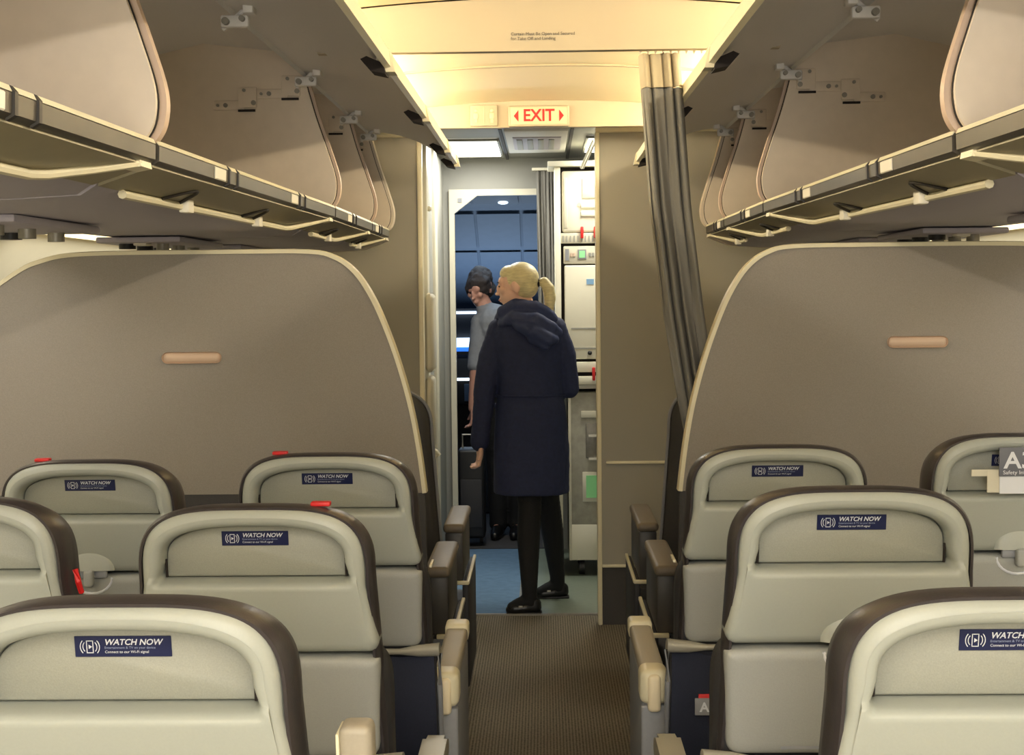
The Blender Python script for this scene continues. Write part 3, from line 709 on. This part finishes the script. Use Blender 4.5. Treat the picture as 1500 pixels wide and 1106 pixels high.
# ------------------------------------------------------------------ first class seats
def fc_seat(x, y, side, lb):
    t = thing('first_class_seat', lb, 'seat', (x, y, 0), 'first class seats beyond the partition')
    Oq = lambda off: outline(.25, .215, .45, 1.05, 1.215, 3.0, off, rb=.03)
    MB().loft([lean(Oq(-.03), 0), lean(Oq(-.008), .008), lean(Oq(0), .03), lean(Oq(0), .09), lean(Oq(-.015), .12), lean(Oq(-.05), .14)]).build('backrest', 'fcseat', t, 60)
    pts = lean(Oq(.003)[15:-3], .016)
    MB().tube(pts, .006, 6).build('piping', 'armside', t)
    MB().box(-.24,.24,.12,.62,.34,.48,.04,3).build('seat_cushion', 'fcseat', t)
    for q in (-1, 1):
        a = MB().box(q*.285-.04, q*.285+.04, .12, .62, .665, .70, .014, 3).build('armrest', 'fcpad', t)
        MB().box(q*.285-.034, q*.285+.034, .14, .60, .48, .667, .01).build('arm_console', 'fcseat', a)
    MB().box(-.31,.31,.08,.66,.20,.35,.02).build('seat_base', 'side', t)
    MB().box(side*.325-.012, side*.325+.012, .14, .70, .08, .475, .008).build('side_panel', 'side', t)
    MB().box(side*.334-.006, side*.334+.006, .14, .70, .470, .484, .003).box(min(side*.28,side*.338), max(side*.28,side*.338), .128, .145, .470, .484, .003).build('side_trim', 'trim', t)
    for xx in (-.22, .22): MB().box(xx-.02, xx+.02, .2, .55, 0, .21).build('leg', 'armside', t)
for s in (-1, 1):
    for y, wd in ((4.42, 'just beyond the partition edge'), (5.28, 'in front of the grey forward wall')):
        fc_seat(CX+s*.645, y, -s, 'dark leather first class seat on the %s %s' % (bw_[s], wd))

# ------------------------------------------------------------------ people
def blob(parts, vox, smooth=3, disp=0):
    """parts -> closed solids united by a voxel remesh into one continuous surface"""
    V, F = [], []
    def sph(mt, nu=12, nv=8):
        k = len(V); V.append(mt @ Vector((0,0,1)))
        for j in range(1, nv):
            for i in range(nu):
                a, t = 2*math.pi*i/nu, math.pi*j/nv; V.append(mt @ Vector((math.sin(t)*math.cos(a), math.sin(t)*math.sin(a), math.cos(t))))
        V.append(mt @ Vector((0,0,-1))); e = len(V)-1
        for i in range(nu):
            i2 = (i+1) % nu; F.append((k, k+1+i, k+1+i2)); F.append((e, e-nu+i2, e-nu+i))
            for j in range(nv-2): a, b = k+1+j*nu, k+1+(j+1)*nu; F.append((a+i, b+i, b+i2, a+i2))
    def D(c, r): return Matrix.Translation(c) @ Matrix.Diagonal((r, r, r, 1))
    for p in parts:
        if p[0] == 'cap':
            pts, rs = p[1], p[2]
            for i in range(len(pts)-1):
                A, B = Vector(pts[i]), Vector(pts[i+1])
                n = max(2, int((B-A).length/(min(rs[i], rs[i+1])*.4)))
                for k in range(n+1):
                    u = k/n; sph(D(A.lerp(B, u), lerp(rs[i], rs[i+1], u)))
        elif p[0] == 'ring':
            k = len(V); rr = p[1]; n = len(rr[0])
            for r in rr: V.extend(Vector(q) for q in r)
            for j in range(len(rr)-1):
                for i in range(n): i2 = (i+1) % n; F.append((k+j*n+i, k+j*n+i2, k+(j+1)*n+i2, k+(j+1)*n+i))
            F.append(tuple(range(k+n-1, k-1, -1))); F.append(tuple(range(k+(len(rr)-1)*n, k+len(rr)*n)))
        elif p[0] == 'oball': sph(p[1], 28, 16)
    me = bpy.data.meshes.new('tmp'); me.from_pydata([tuple(v) for v in V], [], F); me.update()
    o = bpy.data.objects.new('tmp', me); COL.objects.link(o)
    r = o.modifiers.new('r', 'REMESH'); r.mode = 'VOXEL'; r.voxel_size = vox
    sm = o.modifiers.new('s', 'SMOOTH'); sm.iterations = smooth; sm.factor = .5
    if disp:
        tx = bpy.data.textures.new('n', 'CLOUDS'); tx.noise_scale = .09
        dm = o.modifiers.new('d', 'DISPLACE'); dm.texture = tx; dm.strength = disp; dm.mid_level = .5
    bpy.context.view_layer.update()
    m2 = bpy.data.meshes.new_from_object(o.evaluated_get(bpy.context.evaluated_depsgraph_get()))
    bpy.data.objects.remove(o); return m2
def place(me, name, m, parent):
    me.materials.clear(); me.materials.append(M[m]); me.name = name
    me.polygons.foreach_set('use_smooth', [True]*len(me.polygons))
    o = bpy.data.objects.new(name, me); COL.objects.link(o); o.parent = parent; return o
def head_parts(c, yaw, pitch):
    """c: head centre; yaw: facing direction (0 = +y, +90 = -x)"""
    Rm = Matrix.Translation(c) @ Matrix.Rotation(R(yaw), 4, 'Z') @ Matrix.Rotation(R(pitch), 4, 'X')
    def E(x, y, z, a, b, cc, rx=0): return ('oball', Rm @ Matrix.Translation((x, y, z)) @ Matrix.Rotation(R(rx), 4, 'X') @ Matrix.Diagonal((a, b, cc, 1)))
    P = [E(0,-.012,.022,.072,.090,.086), E(0,.030,-.030,.056,.056,.072), E(0,.052,-.078,.030,.026,.026), E(0,.020,-.070,.048,.048,.040),
         E(0,.074,.020,.050,.016,.030), E(0,.087,-.020,.010,.014,.030,-18), E(0,.100,-.034,.011,.013,.009), E(0,.082,-.060,.021,.012,.0075), E(0,.080,-.070,.019,.012,.0075),
         E(-.034,.066,-.022,.022,.018,.020), E(.034,.066,-.022,.022,.018,.020),
         E(-.073,-.002,-.008,.008,.020,.032,-12), E(.073,-.002,-.008,.008,.020,.032,-12)]
    return P, Rm, E
def hand(wrist, dir_, across, curl, sgn, k=1.0):
    """palm + five unequal bent fingers"""
    w_ = Vector(wrist); d = Vector(dir_).normalized(); a = Vector(across).normalized(); nrm = d.cross(a).normalized()*sgn
    P = []
    pc = w_ + d*.045*k
    mt = Matrix((( a.x, d.x, nrm.x, pc.x),(a.y, d.y, nrm.y, pc.y),(a.z, d.z, nrm.z, pc.z),(0,0,0,1)))
    P.append(('oball', mt @ Matrix.Diagonal((.040*k,.050*k,.016*k,1))))
    for i, L in enumerate((.060,.070,.066,.052)):
        o = w_ + d*.082*k + a*(-.030+.020*i)*k
        p = [o - d*.03]; cur = o; ang = 0
        for q in range(3):
            ang += curl[min(q, len(curl)-1)]
            cur = cur + (d*math.cos(R(ang)) + nrm*math.sin(R(ang)))*L*(.45,.32,.23)[q]*k; p.append(cur)
        P.append(('cap', p, [.0095*k,.0090*k,.0082*k,.0070*k]))
    b0 = w_ + d*.028*k - a*.030*k
    P.append(('cap', [b0, b0 - a*.026*k + d*.022*k + nrm*.008, b0 - a*.030*k + d*.050*k + nrm*.022], [.013*k,.0105*k,.0085*k]))
    return P

# --- woman in the navy coat
wm = thing('person', 'woman with a blond ponytail in a knee-length navy hooded coat, back turned, looking left', 'person', (0, 0, 0))
Y0 = 7.20
HC = Vector((-.128, Y0-.01, 1.592))
hp, Hm, HE = head_parts(HC, 84, -4)
bp_ = list(hp)
bp_ += [('cap', [(-.105,Y0,1.53),(-.085,Y0,1.44)], [.050,.058]),
        ('cap', [(-.08,Y0,1.38),(-.068,Y0,1.15),(-.067,Y0,.95)], [.10,.10,.12]),
        ('cap', [(-.105,Y0-.04,.92),(-.075,Y0-.055,.52),(-.082,Y0-.085,.36),(-.080,Y0-.14,.10)], [.078,.050,.047,.028]),
        ('cap', [(-.02,Y0+.03,.92),(.015,Y0+.13,.52),(.035,Y0+.17,.36),(.058,Y0+.22,.10)], [.078,.050,.047,.028]),
        ('cap', [(-.078,Y0-.145,.07),(-.13,Y0-.155,.035),(-.165,Y0-.16,.03)], [.032,.028,.022]),
        ('cap', [(.060,Y0+.225,.07),(.01,Y0+.235,.035),(-.03,Y0+.24,.03)], [.032,.028,.022]),
        ('cap', [(-.205,Y0,1.365),(-.292,Y0-.02,1.08),(-.318,Y0-.01,.82)], [.042,.036,.025]),
        ('cap', [(.045,Y0,1.365),(.12,Y0+.02,1.09),(.06,Y0+.20,1.12)], [.042,.034,.026])]
bp_ += hand((-.320,Y0-.01,.822), (.02,.0,-1), (-.25,1,0), (22,42,30), -1, 1.0)
bp_ += hand((.06,Y0+.20,1.12), (-.7,.7,.05), (0,.1,1), (25,40,30), 1, 1.0)
place(blob(bp_, .005, 3), 'body', 'skin', wm)
# coat: lofted trunk with sleeves
rings = []
for z, cx, hx, hy in ((.572,-.067,.186,.150),(.58,-.067,.188,.154),(.70,-.066,.188,.150),(.80,-.066,.186,.140),(.90,-.066,.180,.135),(.99,-.066,.172,.126),(1.06,-.067,.160,.115),(1.10,-.068,.160,.115),(1.20,-.072,.170,.122),(1.30,-.078,.180,.122),(1.37,-.082,.178,.112),(1.42,-.084,.145,.095),(1.455,-.088,.095,.085)):
    rings.append([(cx + hx*math.copysign(abs(math.cos(a))**.85, math.cos(a)), Y0 + hy*math.copysign(abs(math.sin(a))**.9, math.sin(a)), z) for a in [2*math.pi*k/48 for k in range(48)]])
cp_ = [('ring', rings),
       ('cap', [(-.215,Y0,1.375),(-.262,Y0-.01,1.24),(-.292,Y0-.02,1.08),(-.308,Y0-.02,.93),(-.318,Y0-.015,.825)], [.062,.062,.056,.050,.047]),
       ('cap', [(.055,Y0,1.375),(.098,Y0,1.24),(.122,Y0+.02,1.085),(.10,Y0+.10,1.085),(.065,Y0+.18,1.11)], [.064,.062,.052,.052,.045])]
place(blob(cp_, .007, 3, .010), 'coat', 'coat', wm)
MB().tube([(-.067+.168*math.cos(a), Y0+.122*math.sin(a), 1.055) for a in [2*math.pi*k/40 for k in range(41)]], .006, 6).build('waist_seam', 'coat', wm)
# hood lying on the back, collar rolls
hd = []
hd.append(('cap', [(-.215,Y0+.03,1.425),(-.195,Y0-.045,1.462),(-.13,Y0-.085,1.492),(-.04,Y0-.085,1.482),(.025,Y0-.045,1.442),(.055,Y0,1.40)], [.030,.036,.038,.038,.036,.032]))
hd.append(('cap', [(-.205,Y0-.06,1.41),(-.14,Y0-.115,1.435),(-.04,Y0-.130,1.425),(.035,Y0-.10,1.385),(.07,Y0-.05,1.36)], [.024,.034,.038,.034,.026]))
hd.append(('cap', [(-.12,Y0-.125,1.40),(-.05,Y0-.150,1.37),(.02,Y0-.135,1.335),(.05,Y0-.10,1.33)], [.028,.042,.038,.026]))
hd.append(('cap', [(-.05,Y0-.14,1.34),(.01,Y0-.130,1.30)], [.034,.024]))
hd.append(('cap', [(-.215,Y0+.03,1.42),(-.17,Y0+.08,1.44),(-.09,Y0+.09,1.44),(.0,Y0+.06,1.43),(.045,Y0-.02,1.41)], [.028,.030,.030,.030,.034]))
place(blob(hd, .006, 4, .012), 'hood', 'hoodc', wm)
# hair
hr = [HE(0,-.022,.028,.080,.090,.086), HE(0,-.040,-.005,.068,.066,.066), HE(0,.030,.062,.058,.050,.040)]
place(blob(hr, .005, 2), 'hair', 'blond', wm)
h0 = Hm @ Vector((0,-.110,.005))
pt = [('cap', [h0, h0+Vector((.025,-.004,.004)), h0+Vector((.045,-.006,-.030)), h0+Vector((.052,-.006,-.075)), h0+Vector((.048,-.006,-.125)), h0+Vector((.045,-.006,-.165))], [.016,.024,.031,.030,.024,.010])]
place(blob(pt, .005, 2), 'ponytail', 'blond', wm)
MB().tube([h0+Vector((-.004+.0*k,.018*math.cos(k*math.pi/5),.018*math.sin(k*math.pi/5))) for k in range(11)], .006, 6).build('hair_tie', 'black', wm)
for s in (-1, 1):
    MB().ball(Hm @ Vector((s*.030,.082,.002)), (.006,.006,.005), 10).build('eye', 'eye', wm)
    MB().tube([Hm @ Vector((s*.045,.078,.018)), Hm @ Vector((s*.030,.0905,.023)), Hm @ Vector((s*.016,.091,.019))], .0022, 6).build('eyebrow', 'darkhair', wm)
MB().tube([Hm @ Vector((-.017,.087,-.0645)), Hm @ Vector((0,.0945,-.0640)), Hm @ Vector((.017,.087,-.0645))], .0028, 6).build('lips', 'lip', wm)
# tights over legs
for lg in (([(-.100,Y0-.02,.85),(-.075,Y0-.055,.52),(-.083,Y0-.085,.36),(-.080,Y0-.14,.12),(-.079,Y0-.143,.055)], [.088,.060,.058,.040,.038]), ([(-.015,Y0+.04,.85),(.015,Y0+.13,.52),(.034,Y0+.17,.36),(.058,Y0+.22,.12),(.060,Y0+.224,.055)], [.088,.060,.058,.040,.038])):
    fx, fy, fz = lg[0][-1]
    place(blob([('cap', lg[0], lg[1]), ('cap', [(fx,fy,.065),(fx-.05,fy-.008,.047),(fx-.085,fy-.015,.034)], [.037,.033,.027])], .006, 1), 'tights', 'tights', wm)
for x, y in ((-.078,Y0-.145),(.060,Y0+.225)):
    sh = [('cap', [(x+.028,y,.032),(x-.02,y-.005,.030),(x-.075,y-.012,.026),(x-.100,y-.014,.022)], [.030,.035,.032,.020]), ('cap', [(x+.030,y,.05),(x+.02,y,.055)], [.026,.028])]
    s_ = place(blob(sh, .006, 2), 'shoe', 'shoe', wm)
    MB().box(x-.055,x-.035,y-.042,y-.036,.036,.046,.002).build('buckle', 'silver', s_)
    MB().box(x-.115,x+.058,y-.036,y+.030,.0,.012,.005).build('sole', 'black', s_)

# --- second crew member in grey
cm = thing('person', 'dark-haired crew member in a grey shirt and black trousers bending in the flight deck doorway', 'person', (0,0,0))
Y1 = 9.38; hc2 = Vector((-.405, Y1, 1.59))
hp, Hm2, HE2 = head_parts(hc2, 150, -20)
b2 = list(hp) + [('cap', [(-.395,Y1,1.52),(-.35,Y1,1.42)], [.052,.055]), ('cap', [(-.32,Y1,1.36),(-.26,Y1,1.10),(-.25,Y1,.92)], [.11,.115,.12]),
  ('cap', [(-.31,Y1,.90),(-.30,Y1,.5),(-.30,Y1,.08)], [.085,.055,.038]), ('cap', [(-.19,Y1,.90),(-.18,Y1,.5),(-.18,Y1,.08)], [.085,.055,.038]),
  ('cap', [(-.41,Y1-.02,1.36),(-.43,Y1-.08,1.08),(-.455,Y1-.08,.83)], [.055,.042,.030]), ('cap', [(-.18,Y1,1.36),(-.12,Y1,1.08),(-.14,Y1+.1,.88)], [.055,.042,.030]),
  ('cap', [(-.30,Y1,.06),(-.32,Y1-.12,.035)], [.036,.028]), ('cap', [(-.18,Y1,.06),(-.18,Y1-.12,.035)], [.036,.028])]
b2 += hand((-.455,Y1-.08,.83), (-.05,-.05,-1), (.1,-1,0), (20,35,25), 1) + hand((-.14,Y1+.1,.88), (0,.2,-1), (.1,1,0), (20,35,25), 1)
place(blob(b2, .006, 3), 'body', 'skin2', cm)
place(blob([HE2(0,-.015,.032,.090,.104,.094), HE2(0,-.045,-.01,.080,.078,.075)], .006, 1, .05), 'hair', 'darkhair', cm)
place(blob([('cap', [(-.32,Y1,1.37),(-.27,Y1,1.12),(-.25,Y1,.95)], [.125,.128,.130]), ('cap', [(-.40,Y1-.02,1.37),(-.43,Y1-.07,1.10)], [.066,.058]), ('cap', [(-.19,Y1,1.37),(-.12,Y1,1.10)], [.066,.058]), ('cap', [(-.375,Y1,1.46),(-.35,Y1,1.42)], [.06,.075])], .008, 3, .01), 'shirt', 'shirt', cm)
place(blob([('cap', [(-.25,Y1,.96),(-.25,Y1,.90)], [.132,.13]), ('cap', [(-.31,Y1,.90),(-.305,Y1,.5),(-.30,Y1,.08)], [.10,.075,.062]), ('cap', [(-.19,Y1,.90),(-.18,Y1,.5),(-.18,Y1,.08)], [.10,.075,.062])], .008, 3, .008), 'trousers', 'tights', cm)
for x in (-.30,-.18):
    place(blob([('cap', [(x,Y1+.03,.04),(x-.01,Y1-.10,.035),(x-.02,Y1-.20,.028)], [.045,.042,.028])], .006, 2), 'shoe', 'shoe', cm)
# black crew bag
cb = thing('crew_bag', 'black upright wheeled crew case standing left of the crew member', 'suitcase', (-.46, 9.05, 0))
MB().box(-.075,.09,-.10,.10,.05,.60,.02,3).build('body', 'black', cb)
MB().tube([(-.05,.04,.60),(-.05,.04,.68),(.05,.04,.68),(.05,.04,.60)], .007, 6).build('handle', 'steel', cb)
for x in (-.06,.06): MB().cyl((x-.01,.05,.028),(x+.01,.05,.028),.028).build('wheel', 'side', cb)
MB().box(-.06,.075,-.112,-.10,.12,.42,.008).build('front_pocket', 'side', cb)

for o in list(COL.objects):
    if o.type == 'MESH' and len(o.data.materials) == 0: print('no material', o.name)
